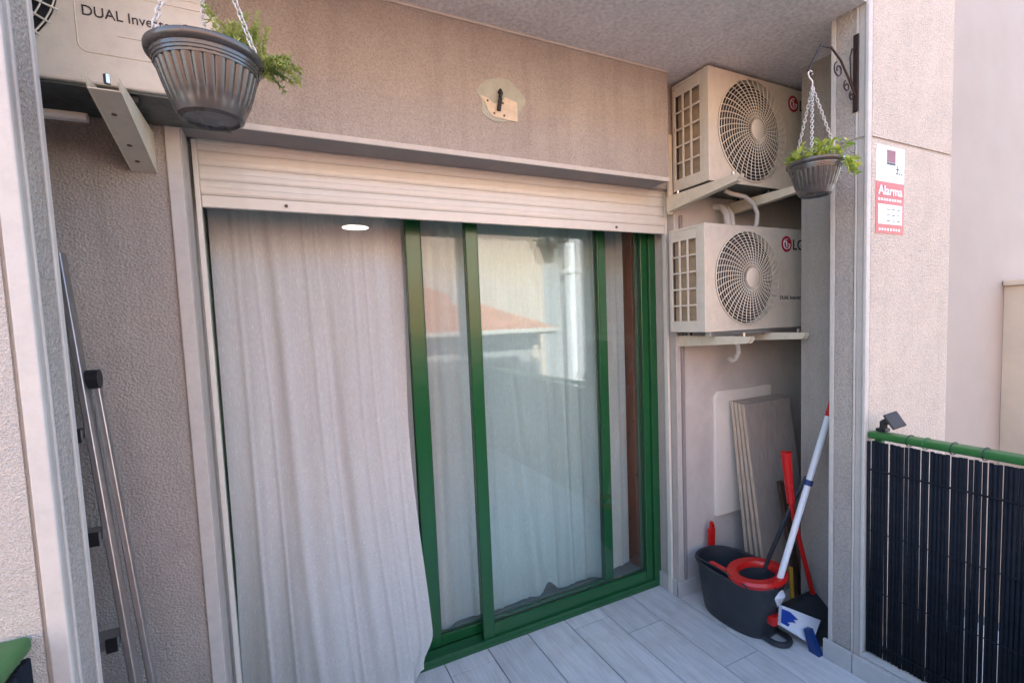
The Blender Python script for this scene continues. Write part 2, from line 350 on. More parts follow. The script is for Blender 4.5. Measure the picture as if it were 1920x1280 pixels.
# ---- wing wall and far side walls
ww = tag(box('wing_wall', 'stucco', None, 2.29, 2.68, 1.202, 1.485, 0, CZ), 'narrow shaded stucco wing wall between the outdoor units and the right pillar', 'wall')
ls = thing('loggia_side_wall', 'stucco end wall closing the right side of the loggia', 'wall', (2.9, 1.6, 0))
box('wall_panel', 'stucco', ls, 2.95, 3.05, 1.34, 2.2, -.1, CZ + .139)
box('outer_panel', 'stucco', ls, 2.684, 3.06, 1.24, 1.338, -3.6, CZ + .139)
ls2 = tag(box('loggia_side_wall', 'stucco', None, -1.3, -1.2, 1.06, 2.2, -.1, CZ + .1), 'stucco end wall closing the left side of the loggia', 'wall')

def pillar(side):
    s = side
    t = thing('facade_pillar', 'stucco pillar with red and white alarm sign and smooth corner strips' if s > 0 else 'rough stucco pillar at the left with a smooth corner strip', 'pillar', (2.3 if s > 0 else -.8, 1.13, 0), 'facade pillars')
    f, b = 1.067, 1.20
    xi = 2.04 if s > 0 else -.357            # inner face
    xo = 2.682 if s > 0 else -1.2
    lo, hi = min(xi + .006 * s, xo), max(xi + .006 * s, xo)
    box('core', 'smooth', t, lo, hi, f + .006, b, 0, CZ)
    jz = 2.142
    def bx(n, m, x0, x1, *a, **kw): box(n, m, t, min(x0, x1), max(x0, x1), *a, **kw)
    for z0, z1 in ((.0, jz - .006), (jz + .006, CZ)):
        bx('inner_panel', 'stucco_p', xi + .001 * s, xi + .006 * s, f + .046, b - .018, z0, z1)
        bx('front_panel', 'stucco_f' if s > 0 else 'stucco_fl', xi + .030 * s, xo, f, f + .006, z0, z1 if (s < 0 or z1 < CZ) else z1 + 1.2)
        bx('joint_strip', 'smooth', xi + .002 * s, xi + .006 * s, f + .012, f + .034, z0, z1)
        bx('bead_line', 'bead', xi - .001 * s, xi + .006 * s, f + .036, f + .044, z0, z1, bev=.002)
    bx('corner_bead', 'bead', xi - .003 * s, xi + .024 * s, f - .003, f + .010, 0, CZ if s < 0 else CZ + 1.2, bev=.003)
    bx('corner_bead', 'bead', xi - .002 * s, xi + .008 * s, b - .016, b + .002, .0, CZ, bev=.002)
    return t
rp = pillar(1); lp = pillar(-1)
for i, (ya, yb) in enumerate(((1.098, 1.214), (.955, 1.095))):
    box('skirting_tile', 'skirt', rp, 2.022, 2.036, ya, yb, 0, .082 - .0 * i, bev=.002)

# ---- kerb below the railing
for s, x0, x1 in ((1, 2.036, 2.22), (-1, -.62, -.34)):
    t = thing('balcony_kerb', 'low tiled kerb under the right railing' if s > 0 else 'low tiled kerb under the left railing', 'kerb', ((x0 + x1) / 2, .2, 0), 'balcony kerbs')
    box('kerb_body', 'skirt', t, x0 + .004, x1, -.74, 1.064, -.16, .092)
    for q in range(6):
        ya = 1.064 - (q + 1) * .3; yb = 1.064 - q * .3 - .003
        box('kerb_tile', 'skirt', t, (x0 - .006) if s > 0 else x1 - .004, (x0 + .004) if s > 0 else x1 + .006, ya, yb, 0, .088, bev=.002)
        box('cap_tile', 'skirt', t, x0 - .008, x1 + .008, ya, yb, .092, .106, bev=.002)
box('kerb_front', 'skirt', None, -.62, 2.22, -.86, -.745, -.16, .1)
o = bpy.data.objects['kerb_front']; o.name = 'balcony_kerb'; tag(o, 'low tiled kerb along the outer front edge of the balcony', 'kerb', 'balcony kerbs')

# ---- building mass around the balcony
ub = thing('apartment_building', 'upper storeys of the mauve apartment block above the balcony', 'building', (0, 3.5, 2.8))
box('facade', 'stucco', ub, -14, 2.684, 1.08, 6.5, CZ + .141, 6.9); box('back_mass', 'stucco', ub, 2.684, 3.06, 1.24, 6.5, CZ + .141, 6.9)
lb = tag(box('ground_storey_building', 'stucco', None, -14, 3.06, 1.08, 6.5, -3.6, -.165), 'lower storeys of the apartment block below the balcony floor', 'building')
lf = tag(box('apartment_flank', 'stucco', None, -14, -1.305, 1.08, 6.5, -.16, CZ + .139), 'flank of the apartment block left of the loggia', 'building')
nb = thing('neighbour_building', 'pale pink neighbouring building right of the railing', 'building', (8, 3.5, -3.6))
box('facade', 'nbwall', nb, 3.07, 16, 1.42, 6.5, -3.6, 6.7)
npp = thing('neighbour_parapet', 'cream parapet with a projecting cap on the neighbouring building', 'parapet', (4.6, 1.3, -.2))
box('parapet_body', 'cream_r', npp, 4.31, 7.2, 1.22, 1.418, -.5, 1.60); box('parapet_cap', 'cream_r', npp, 4.28, 7.24, 1.18, 1.416, 1.602, 1.64, bev=.006)

# ---- what the glass reflects: house with tiled roof across the street and a taller block
oh = thing('tiled_house', 'low grey house with a terracotta roof across the street', 'house', (1, -7, -3.6))
box('wall', 'grey_r', oh, -6, 5.2, -11, -5.25, -3.6, 1.22)
m = MB(); pitch = math.atan2(1.15, 3.0); n_c = 26
def hipx(t): return 5.45 - 2.1 * t
for i in range(n_c):
    t0, t1 = i / n_c, (i + 1) / n_c
    z0 = 1.32 + 1.15 * t0 + .035; z1 = 1.32 + 1.15 * t1
    m.quad([(-6.4, -4.95 - 3 * t0, z0), (hipx(t0), -4.95 - 3 * t0, z0), (hipx(t1), -4.95 - 3 * t1, z1), (-6.4, -4.95 - 3 * t1, z1)])
    m.quad([(-6.4, -4.95 - 3 * t0, z0 - .035), (hipx(t0), -4.95 - 3 * t0, z0 - .035), (hipx(t0), -4.95 - 3 * t0, z0), (-6.4, -4.95 - 3 * t0, z0)])
m.quad([(5.45, -4.95, 1.32), (5.45, -11, 1.32), (3.35, -8, 2.47), (3.35, -7.95, 2.47)])
m.quad([(-6.4, -7.95, 2.47), (3.35, -7.95, 2.47), (5.45, -11, 1.32), (-6.4, -11, 1.32)])
rf = m.build('roof', 'roof', oh, recalc=False)
box('gutter', 'bead', oh, -6.4, 5.5, -4.94, -4.86, 1.24, 1.33, bev=.02)
box('soffit', 'cream_r', oh, -6.4, 5.45, -5.25, -4.95, 1.2, 1.24)
MB().tube([(3.75, -6.6, 1.8), (3.75, -6.6, 2.42)], .09, 10).build('flue', 'bead', oh)
for xw in (-.5, 1.8, 3.6):
    wq = box('window', 'grey_r', oh, xw, xw + .9, -5.25, -5.2, -.6, .7); box('pane', 'ink', wq, xw + .07, xw + .83, -5.2, -5.19, -.53, .63)
MB().tube([(5.05, -5.2, 1.1), (5.05, -5.2, -3.5)], .06, 8).build('downpipe', 'cream_r', oh)
pk = thing('pink_apartment_block', 'tall sunlit pink rendered block behind the tiled house', 'building', (0, -14, -3.6))
box('wall', 'pinkwall', pk, -22, 9.2, -18, -12, -3.6, 7.6)
for i in range(5):
    for j in range(1):
        xa = -16 + i * 4.2; za = 5.6 + j * 3.2
        q = box('window', 'bead', pk, xa, xa + 1.3, -12, -11.94, za, za + 1.5); box('pane', 'ink', q, xa + .1, xa + 1.2, -11.94, -11.93, za + .1, za + 1.4)
wp = thing('white_drainpipe', 'white drainpipe on the pink block across the street', 'drainpipe', (10.2, -11.5, -3.6))
box('pipe', 'signw', wp, 10.05, 10.55, -11.9, -11.4, -3.6, 6.5, bev=.1); box('collar', 'signw', wp, 10.02, 10.58, -11.93, -11.37, 3.2, 3.4, bev=.05)
gb = tag(box('grey_block', 'grey_r', None, 9.25, 30, -18, -12.1, -3.6, 7), 'grey building beside the pink block across the street', 'building')

# ================================================================ ROOM BEHIND THE DOOR
rm = thing('room_shell', 'dim room behind the sheer curtains', 'room', (.9, 4, 0))
box('room_floor', 'roomfloor', rm, -1.19, 2.95, 2.141, 6.4, -.15, -.002); box('room_ceiling', 'roomwall', rm, -1.19, 2.95, 2.141, 6.4, 2.46, 2.6)
box('room_wall', 'roomwall', rm, -1.3, -1.19, 2.141, 6.4, -.15, 2.6); box('room_wall', 'roomwall', rm, 2.951, 3.06, 2.201, 6.4, -.15, 2.6); box('room_wall', 'roomwall', rm, -1.19, 2.95, 6.2, 6.4, -.002, 2.46)
cl = thing('ceiling_lamp', 'lit round white ceiling lamp seen through the left curtain', 'lamp', (.70, 4.6, 2.40))
m = MB().lathe([(.115, 0), (.13, .012), (.13, .04), (.12, .058)], (.70, 4.6, 2.40), 32); m.cap(m.rings[-1]); m.build('lamp_body', 'white', cl, smooth=True)
m = MB().lathe([(.112, -.004), (.06, -.014), (.0005, -.016)], (.70, 4.6, 2.40), 32); m.build('diffuser', 'lamp', cl, smooth='all')
bp_ = tag(box('wooden_jamb', 'brownwood', None, 1.845, 1.90, 2.20, 2.30, 0, 2.3, bev=.004), 'red brown wooden jamb behind the right edge of the glass', 'door jamb')

# ================================================================ SLIDING DOOR
df = thing('door_frame', 'green painted frame and floor track of the sliding door', 'door frame', (.8, 2.05, 0))
box('floor_track', 'green', df, -.2, 1.826, 1.985, 2.11, 0, .022, bev=.003)
for y in (1.99, 2.045, 2.10): box('track_rail', 'green', df, -.2, 1.826, y - .004, y + .004, .022, .04, bev=.001)
box('side_jamb', 'green', df, 1.783, 1.827, 1.985, 2.11, .022, 2.13, bev=.003); box('side_jamb', 'green', df, -.214, -.204, 1.985, 2.11, 0, 2.13, bev=.003)
box('frame_head', 'green', df, -.197, 1.782, 1.985, 2.11, 2.07, 2.13, bev=.003)
def panel(x0, x1, y0, y1, zb, ls, rs, rb, label):
    t = thing('sliding_door_panel', label, 'door panel', ((x0 + x1) / 2, (y0 + y1) / 2, zb), 'sliding glass door panels')
    box('stile', 'green', t, x0, x0 + ls, y0, y1, zb, 2.066, bev=.004); box('stile', 'green', t, x1 - rs, x1, y0, y1, zb, 2.066, bev=.004)
    box('bottom_rail', 'green', t, x0 + ls, x1 - rs, y0 + .002, y1 - .002, zb, rb, bev=.004); box('top_rail', 'green', t, x0 + ls, x1 - rs, y0 + .002, y1 - .002, 2.0, 2.066, bev=.004)
    ym = (y0 + y1) / 2
    MB().box(x0 + ls - .006, x1 - rs + .006, ym - .003, ym + .003, rb - .006, 2.006).build('glass_pane', 'glass', t)
    for a in ((x0 + ls, x0 + ls + .005, rb, 2.0), (x1 - rs - .005, x1 - rs, rb, 2.0), (x0 + ls + .005, x1 - rs - .005, rb, rb + .006)):
        box('rubber_seal', 'rubber', t, a[0], a[1], ym - .008, ym - .0035, a[2], a[3])
    return t
p2 = panel(.762, 1.781, 1.997, 2.038, .024, .056, .045, .100, 'right glass door panel in a green frame, nearest the balcony')
p1 = panel(.512, 1.552, 2.052, 2.092, .041, .066, .054, .088, 'inner glass door panel in a green frame, slid half open behind the other')

# ---- roller shutter
rs = thing('roller_shutter', 'white roller shutter lowered a little at the top of the door', 'roller shutter', (.8, 1.9, 1.91))
box('end_bar', 'white', rs, -.190, 1.808, 1.892, 1.908, 1.913, 1.952, bev=.003)
slat_z = 1.954
for i in range(5):
    z = slat_z + i * .047
    m = MB(); pr = [(1.8955, z + .0012), (1.8928, z + .008), (1.8922, z + .018), (1.8932, z + .0225), (1.8922, z + .027), (1.8930, z + .038), (1.8955, z + .0458), (1.905, z + .0458), (1.905, z + .0012)]
    m.prism(pr, 'x', -.190, 1.808).build('slat', 'white', rs)
box('slat_backing', 'whitegap', rs, -.189, 1.807, 1.8975, 1.9045, 1.953, 2.185)
for x in (.06, 1.50): MB().tube([(x, 1.893, 1.932), (x, 1.888, 1.932)], .006, 10).build('stop_screw', 'fan', rs)
for x0, x1, lb_ in ((-.206, -.191, 'left'), (1.809, 1.824, 'right')):
    t = tag(box('shutter_guide', 'white', None, x0, x1, 1.888, 1.914, .0 if x0 < 0 else .002, 2.128, bev=.002), 'white vertical shutter guide rail at the %s edge of the door' % lb_, 'guide rail', 'shutter guide rails')

# ================================================================ CURTAINS
def sm(a, b, t): t = max(0, min(1, (t - a) / (b - a))); return t * t * (3 - 2 * t)
def curtain_l(u, v):
    x = -.199 + .705 * u - .018 * v * u
    d = 1 - v                                           # 0 at hem, 1 at top
    y = 2.125 - .17 * sm(.55, .0, d) * sm(-.1, .5, u) - .03 * sm(1, .3, d)
    fold = .005 * math.sin(u * 17 + .8 * math.sin(v * 2.2)) * sm(1.05, .2, v) + .004 * math.sin(u * 37 + 1.3 + v * 1.5) + .013 * math.exp(-((u - .27 - .13 * v) / .03) ** 2) + .017 * sm(.50 + .16 * v, .56 + .16 * v, u) + .006 * math.exp(-((u - .84 - .05 * v) / .02) ** 2)
    for uc, du, wd, am in ((.10, .05, .013, .005), (.19, .09, .010, .004), (.44, .12, .012, .005), (.51, .10, .009, .004), (.69, .10, .012, .005), (.77, .09, .009, .004), (.91, .03, .010, .005)):
        fold += am * math.exp(-((u - uc - du * v - .006 * math.sin(v * 6 + uc * 20)) / wd) ** 2)
    y -= fold * (.55 + .6 * v) - .006
    x += .012 * math.sin(v * 5 + u * 3) * v * (u > 0) - .055 * sm(.93, 1, v) ** 1.5 * sm(.78, 1, u)
    zb = .012 + .075 * sm(.80, 1, u) ** 2
    x += .008 * math.sin(v * 7) * sm(.8, 1, u)
    z = zb + (2.11 - zb) * d
    if v > .985: y -= .02 * (v - .985) / .015
    return (x, y, z)
m = MB().grid(curtain_l, 240, 110)
tag(m.build('sheer_curtain', 'sheer', None, smooth='all', recalc=False), 'white sheer curtain billowing through the open left half of the door', 'curtain', 'sheer curtains')
def curtain_r(u, v):
    x = .50 + 1.27 * u; d = 1 - v
    ph = u * 30 + 2.2 * math.sin(u * 5 + 1) + .9 * math.sin(v * 2); y = 2.20 + .015 * math.sin(ph) * (1 - .45 * v) + .005 * math.sin(u * 71 + 2 * math.sin(u * 9) + v * 2) * (1 - .5 * v)
    y -= .035 * math.exp(-((u - (.38 + .13 * v)) / (.018 + .02 * v)) ** 2) * sm(.25, .7, v)
    y -= .03 * math.exp(-((u - (.80 + .03 * v)) / .02) ** 2)
    y -= .025 * math.exp(-((u - .12) / .03) ** 2)
    for uc, du in ((.05, .0), (.20, .04), (.30, .05), (.55, .06), (.66, .04), (.74, .02), (.90, .0), (.96, .0)): y -= .009 * math.exp(-((u - uc - du * v) / .008) ** 2)
    zb = .03 + .055 * math.exp(-((u - .57) / .035) ** 2) + .03 * sm(.9, 1, u) + .006 * math.sin(u * 11 + 2) ** 2
    if .47 < u < .53: zb += .01
    return (x, y, zb + (2.11 - zb) * d)
m = MB().grid(curtain_r, 300, 70)
tag(m.build('sheer_curtain', 'sheer', None, smooth='all', recalc=False), 'white sheer curtain hanging in folds behind the door glass', 'curtain', 'sheer curtains')

# ================================================================ OUTDOOR UNITS
def arc(cx, cz, r, a0, a1, n): return [(cx + r * math.cos(R(a0 + (a1 - a0) * i / n)), cz + r * math.sin(R(a0 + (a1 - a0) * i / n))) for i in range(n + 1)]
def outdoor_unit(label, x0, x1, y0, y1, z0, z1, fc, fr, full=True):
    t = thing('outdoor_unit', label, 'air conditioner', ((x0 + x1) / 2, (y0 + y1) / 2, z0), 'air conditioner outdoor units')
    # case: front with a round opening, sides, top; left side is a grille
    m = MB(); N = 64; fy = y0
    def rect_pt(a):
        dx, dz = math.cos(a), math.sin(a); ts = []
        if dx > 1e-9: ts.append((x1 - fc[0]) / dx)
        if dx < -1e-9: ts.append((x0 - fc[0]) / dx)
        if dz > 1e-9: ts.append((z1 - fc[1]) / dz)
        if dz < -1e-9: ts.append((z0 - fc[1]) / dz)
        tt = min(ts); return (fc[0] + dx * tt, fc[1] + dz * tt)
    angs = sorted(set([2 * math.pi * i / N for i in range(N)] + [math.atan2(z - fc[1], x - fc[0]) % (2 * math.pi) for x in (x0, x1) for z in (z0, z1)]))
    inn = [m.bm.verts.new((fc[0] + fr * math.cos(a), fy, fc[1] + fr * math.sin(a))) for a in angs]
    lip = [m.bm.verts.new((fc[0] + (fr - .006) * math.cos(a), fy + .03, fc[1] + (fr - .006) * math.sin(a))) for a in angs]
    out = [m.bm.verts.new((rect_pt(a)[0], fy, rect_pt(a)[1])) for a in angs]
    n = len(angs)
    for i in range(n):
        j = (i + 1) % n
        m.bm.faces.new((inn[i], inn[j], out[j], out[i])); m.bm.faces.new((inn[i], lip[i], lip[j], inn[j]))
    m.build('front_panel', 'ac', t, smooth=True)
    e = .0
    box('top_panel', 'ac', t, x0, x1, y0 + .0005, y1, z1 - .012, z1 + .002, bev=.004)
    box('bottom_panel', 'base', t, x0 + .004, x1 - .004, y0 + .004, y1, z0 - .002, z0 + .012)
    box('side_panel', 'ac', t, x1 - .006, x1, y0 + .0006, y1, z0 + .001, z1 - .012)
    box('corner_trim', 'ac', t, x0 - .003, x0 + .004, y0 - .002, y0 + .030, z0, z1, bev=.003)
    box('corner_post', 'ac', t, x0, x0 + .008, y0 + .03, y0 + .055, z0, z1 - .012, bev=.003)
    box('corner_post', 'ac', t, x0, x0 + .008, y1 - .02, y1, z0, z1 - .012, bev=.003)
    H = z1 - z0; ya, yb = y0 + .055, y1 - .02
    box('side_frame', 'ac', t, x0, x0 + .008, ya, yb, z0, z0 + .05, bev=.002); box('side_frame', 'ac', t, x0, x0 + .008, ya, yb, z1 - .055, z1 - .012, bev=.002)
    box('coil', 'fin', t, x0 + .022, x0 + .03, ya, yb, z0 + .02, z1 - .02)
    box('back_panel', 'fan', t, x0 + .03, x1 - .006, y1 - .012, y1 - .002, z0 + .012, z1 - .012)
    gh = H - .105 - .0
    for i in range(6): 
        z = z0 + .05 + (gh) * i / 5.0
        box('grille_bar', 'acgrille', t, x0 - .001, x0 + .007, ya, yb, z - .004, z + .004, bev=.001)
    for i in range(1, 3):
        y = ya + (yb - ya) * i / 3; box('grille_bar', 'acgrille', t, x0 - .002, x0 + .005, y - .0045, y + .0045, z0 + .05, z1 - .055, bev=.001)
    # fan cavity, blades, wire guard
    c3 = (fc[0], y0 + .10, fc[1])
    m = MB(); ra = [m.bm.verts.new((fc[0] + fr * 1.0 * math.cos(2 * math.pi * i / 40), y0 + .031, fc[1] + fr * math.sin(2 * math.pi * i / 40))) for i in range(40)]
    rb_ = [m.bm.verts.new((fc[0] + fr * .97 * math.cos(2 * math.pi * i / 40), y0 + .17, fc[1] + fr * .97 * math.sin(2 * math.pi * i / 40))) for i in range(40)]
    for i in range(40): m.bm.faces.new((ra[i], ra[(i + 1) % 40], rb_[(i + 1) % 40], rb_[i]))
    m.bm.faces.new(rb_); m.build('fan_duct', 'fan', t, smooth=True)
    for bl in range(3):
        m = MB(); a0 = bl * 2 * math.pi / 3 + .4
        def bf(u, v, a0=a0):
            r = .05 + (fr * .88 - .05) * u; a = a0 + (v - .5) * (1.45 - .25 * u) + .5 * u
            return (fc[0] + r * math.cos(a), y0 + .10 + .06 * (v - .5), fc[1] + r * math.sin(a))
        m.grid(bf, 8, 8).build('fan_blade', 'fan', t, smooth='all')
    g = MB(); nr = 13
    def gy(r): return y0 - .004 - .022 * (1 - (r / fr) ** 2)
    for i in range(1, nr + 1):
        r = .05 + (fr - .052) * i / nr
        g.tube([(fc[0] + r * math.cos(2 * math.pi * q / 48), gy(r), fc[1] + r * math.sin(2 * math.pi * q / 48)) for q in range(48)], .0019 if i < nr else .004, 4, closed=True)
    g.build('guard_rings', 'acgrille', t, smooth='all', recalc=False)
    g = MB()
    for i in range(40):
        a = 2 * math.pi * i / 40; pts = []
        for q in range(7):
            r = .04 + (fr - .042) * q / 6; aa = a + .22 * (q / 6) ** 1.5
            pts.append((fc[0] + r * math.cos(aa), gy(r) - .002, fc[1] + r * math.sin(aa)))
        g.tube(pts, .0024, 4)
    g.build('guard_spokes', 'acgrille', t, smooth='all', recalc=False)
    m = MB(); prf = [(.046, .0), (.046, -.007), (.040, -.011), (.0005, -.013)]
    rg = [[m.bm.verts.new((fc[0] + r * math.cos(2 * math.pi * q / 28), gy(0) + .004 + d, fc[1] + r * math.sin(2 * math.pi * q / 28))) for q in range(28)] for r, d in prf]
    for A, B in zip(rg, rg[1:]):
        for q in range(28): m.bm.faces.new((A[q], A[(q + 1) % 28], B[(q + 1) % 28], B[q]))
    m.build('guard_hub', 'acgrille', t, smooth=True)
    for xx in (x0 + .10, x0 + .45):
        MB().tube([(xx, y0 + .03, z0 - .020), (xx, y0 + .03, z0)], .016, 10).build('rubber_foot', 'black', t)
        MB().tube([(xx, y0 + .03, z0 - .03), (xx, y0 + .03, z0 - .018)], .008, 6).build('bolt', 'steel', t)
        MB().tube([(xx, y1 - .03, z0 - .022), (xx, y1 - .03, z0)], .014, 8).build('rubber_foot', 'black', t)
    return t
def logo(t, x, y, z, r, s):
    d = MB().tube([(x, y + .001, z), (x, y - .0015, z)], r, 28).build('logo_disc', 'logo', t)
    MB().tube([(x + r * .62 * math.cos(R(a)), y - .0022, z + r * .62 * math.sin(R(a))) for a in range(75, 361, 15)] + [(x + r * .2, y - .0022, z)], r * .06, 5).build('logo_ring', 'signw', d)
    MB().tube([(x - r * .05, y - .0022, z + r * .38), (x - r * .05, y - .0022, z - r * .32), (x + r * .22, y - .0022, z - r * .32)], r * .06, 5).tube([(x - r * .38, y - .0022, z + r * .28), (x - r * .28, y - .0022, z + r * .28)], r * .07, 5).build('logo_mark', 'signw', d)
    text('lettering', 'LG', s, (x + r * 1.3, y - .0008, z - s * .36), 'ink', t, bold=True)
YF, YB = 1.612, 1.838
u1 = outdoor_unit('upper cream outdoor unit, topmost of the two stacked in the niche under the ceiling', 1.817, 2.545, YF, YB, 2.108, 2.614, (2.113, 2.363), .238)
logo(u1, 2.417, YF, 2.540, .040, .075)
u2 = outdoor_unit('lower cream outdoor unit, mounted below the other in the niche', 1.782, 2.51, YF, YB, 1.413, 1.914, (2.072, 1.664), .226)
logo(u2, 2.364, YF, 1.838, .040, .075)
text('lettering', 'DUAL Inverter', .028, (2.312, YF - .0008, 1.556), 'ink', u2)

def bracket(label, xs, ztop, ywall, ytip=1.43, w_=.03, leg=.0, h=.10):
    t = thing('unit_bracket', label, 'bracket', (xs, ywall, ztop), 'cream brackets under the outdoor units')
    pr = [(ywall, ztop), (ytip, ztop), (ytip - .003, ztop - .012), (ytip + .01, ztop - .030), (ywall, ztop - h)]
    for sx in (-1, 1):
        xx = xs + sx * w_ / 2
        MB().prism(pr, 'x', xx - .0015, xx + .0015).build('side_flange', 'cream', t)
    MB().prism([(ywall, ztop - h + .001), (ytip + .01, ztop - .029), (ytip + .01, ztop - .026), (ywall, ztop - h + .005)], 'x', xs - w_ / 2 + .0015, xs + w_ / 2 - .0015).build('web', 'cream', t)
    if w_ > .05:
        for fy in (.25, .62, .84):
            yy = ytip + .01 + (ywall - ytip - .01) * fy; zz = ztop - .029 + (-h + .03) * fy - .0006
            MB().tube([(xs - .004, yy, zz + .002), (xs - .004, yy, zz - .001)], .006, 8).build('bolt_hole', 'hole', t)
    if leg: box('wall_leg', 'cream', t, xs - w_ / 2 + .002, xs + w_ / 2 - .002, ywall - .014, ywall - .001, ztop - h - .01, ztop + leg, bev=.002)
    for yy in (ytip + .04, ywall - .06): MB().tube([(xs, yy, ztop - .002), (xs, yy, ztop + .018)], .007, 6).build('bolt', 'steel', t)
    return t
bracket('cream bracket under the left end of the upper niche unit', 1.80, 2.086, 1.850, leg=.30, h=.075)
bracket('cream bracket under the right end of the upper niche unit', 2.25, 2.086, 1.850, leg=.0, h=.06)
bracket('cream bracket under the left end of the lower niche unit', 1.86, 1.391, 1.850, h=.055)
bracket('cream bracket under the right end of the lower niche unit', 2.245, 1.391, 1.850, h=.045)
for z, a, b in ((2.083, 1.816, 2.234),):
    pass
# cross rail under the lower unit
tag(box('cross_rail', 'steel', None, 1.80, 2.5, 1.60, 1.63, 1.3925, 1.4105, bev=.002), 'grey cross rail between the lower niche unit and its brackets', 'rail')
# pipes
tag(MB().tube([(2.10, 1.75, 1.915), (2.10, 1.75, 1.93), (2.105, 1.76, 2.0), (2.115, 1.80, 2.05), (2.115, 1.845, 2.06)], .016, 8).tube([(2.14, 1.75, 1.915), (2.14, 1.76, 2.0), (2.15, 1.80, 2.05), (2.15, 1.845, 2.06)], .014, 8).build('insulated_pipes', 'hose', None, smooth=True), 'pair of white insulated pipes rising from the lower unit', 'pipes')
pts = [(2.02, 1.70, 2.10), (2.06, 1.69, 2.085), (2.14, 1.68, 2.075), (2.20, 1.68, 2.05), (2.235, 1.68, 2.0), (2.235, 1.685, 1.95), (2.22, 1.69, 1.915)]
tag(MB().tube(pts, .011, 8).build('drain_hose', 'hose', None, smooth=True), 'white hose curving from the upper unit down onto the lower one', 'hose')
tag(MB().tube([(2.09, 1.72, 1.40), (2.13, 1.72, 1.34), (2.15, 1.73, 1.29), (2.13, 1.735, 1.255), (2.10, 1.735, 1.25), (2.085, 1.735, 1.262)], .012, 8).build('drain_hook', 'hose', None, smooth=True), 'short curled white drain stub under the lower unit', 'hose')

# ---- unit at the upper left
LY0, LY1, LZ = 1.535, 1.75, 2.114
t = thing('outdoor_unit', 'outdoor unit at the upper left with lettering on its front panel', 'air conditioner', (-.5, 1.65, LZ), 'air conditioner outdoor units')
prof = [(-.92, LZ), (-.077, LZ), (-.077, 2.285), (-.080, 2.31), (-.092, 2.335), (-.108, 2.36), (-.13, 2.39), (-.14, 2.42), (-.14, 2.60), (-.92, 2.60)]
fcx, fcz, frr = -.605, 2.338, .201
MB().prism(prof, 'y', LY0, LY1).build('case', 'ac', t, bev=.006)
box('bottom_panel', 'base', t, -.915, -.082, LY0 + .012, LY1 - .005, LZ - .006, LZ - .0005)
m = MB(); 
for sgn in (1,):
    rr_ = arc(-.378 + .02, 2.187 + .02, .02, 270, 180, 6); rr2 = arc(-.10 - .02, 2.187 + .02, .02, 360, 270, 6)
    path = [(-.378, 2.50)] + rr_[::-1] + rr2[::-1] + [(-.10, 2.28)]
m.tube([(a, LY0 + .0005, b) for a, b in path], .0018, 5); m.build('panel_seam', 'cream', t)
for zz in (2.355, 2.335, 2.235): box('louvre_line', 'acgrille', t, -.30, -.11, LY0 - .002, LY0 + .001, zz, zz + .0025)
text('lettering', 'DUAL Inverter Comp', .034, (-.364, LY0 - .0008, 2.272), 'ink', t, width=.272)
g = MB()
for i in range(1, 11): 
    r = frr * i / 10; g.tube([(fcx + r * math.cos(2 * math.pi * q / 48), LY0 - .012, fcz + r * math.sin(2 * math.pi * q / 48)) for q in range(48)], .002, 4, closed=True)
for i in range(36):
    a = 2 * math.pi * i / 36; g.tube([(fcx + r * math.cos(a), LY0 - .014, fcz + r * math.sin(a)) for r in (.03, frr * 1.06)], .0024, 4)
g.build('fan_guard', 'acgrille', t, smooth='all', recalc=False)
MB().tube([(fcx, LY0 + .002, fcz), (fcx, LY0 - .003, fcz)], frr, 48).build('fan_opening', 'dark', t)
box('rubber_foot', 'black', t, -.345, -.275, 1.56, 1.60, LZ - .022, LZ - .0065)
bracket('cream bracket under the outdoor unit at the upper left', -.312, 2.088, 1.764, 1.415, .058, h=.115)
tag(MB().tube([(-.70, 1.62, 2.02), (-.58, 1.63, 2.052), (-.50, 1.64, 2.066), (-.43, 1.645, 2.068), (-.40, 1.645, 2.068)], .0125, 8).build('drain_pipe', 'hose', None, smooth=True), 'short curved white pipe under the upper left outdoor unit', 'pipe')

# ================================================================ HANGING POTS
def potted(label, c, rim, ht, cg='hanging pots'):
    x, y, z = c                                # z of the rim
    t = thing('hanging_pot', label, 'plant pot', (x, y, z - ht), cg)
    R0 = rim; b = .56 * rim; H = ht
    prof = [(b * .80, .004), (b * .86, 0), (b * 1.0, .004), (b * 1.04, H * .08), (b * 1.12, H * .17)]
    for i in range(9): q = i / 8; prof.append((b * 1.14 + (R0 * .86 - b * 1.14) * q ** .8, H * (.20 + .55 * q)))
    prof += [(R0 * .885, H * .765), (R0 * .89, H * .80), (R0 * .905, H * .81), (R0 * .91, H * .86), (R0 * .955, H * .875), (R0 * .985, H * .90), (R0, H * .94), (R0 * .995, H * .98), (R0 * .97, H), (R0 * .93, H * .985), (R0 * .89, H * .93), (R0 * .86, H * .72)]
    def fn(r, i, a):
        if 5 <= i <= 13: return r * (1 - .045 * (1 - abs(math.sin(a * 14)) ** .55) * min(1, (i - 4) / 3.0))
        return r
    m = MB().lathe(prof, (x, y, z - H), 336, fn); m.cap(m.rings[0], True); m.cap(m.rings[-1])
    m.build('pot_body', 'pot', t, smooth=True)
    so_ = MB().lathe([(R0 * .86, H * .86), (R0 * .5, H * .89), (.001, H * .9)], (x, y, z - H), 32); so_.build('soil', 'soil', t, smooth='all')
    return t
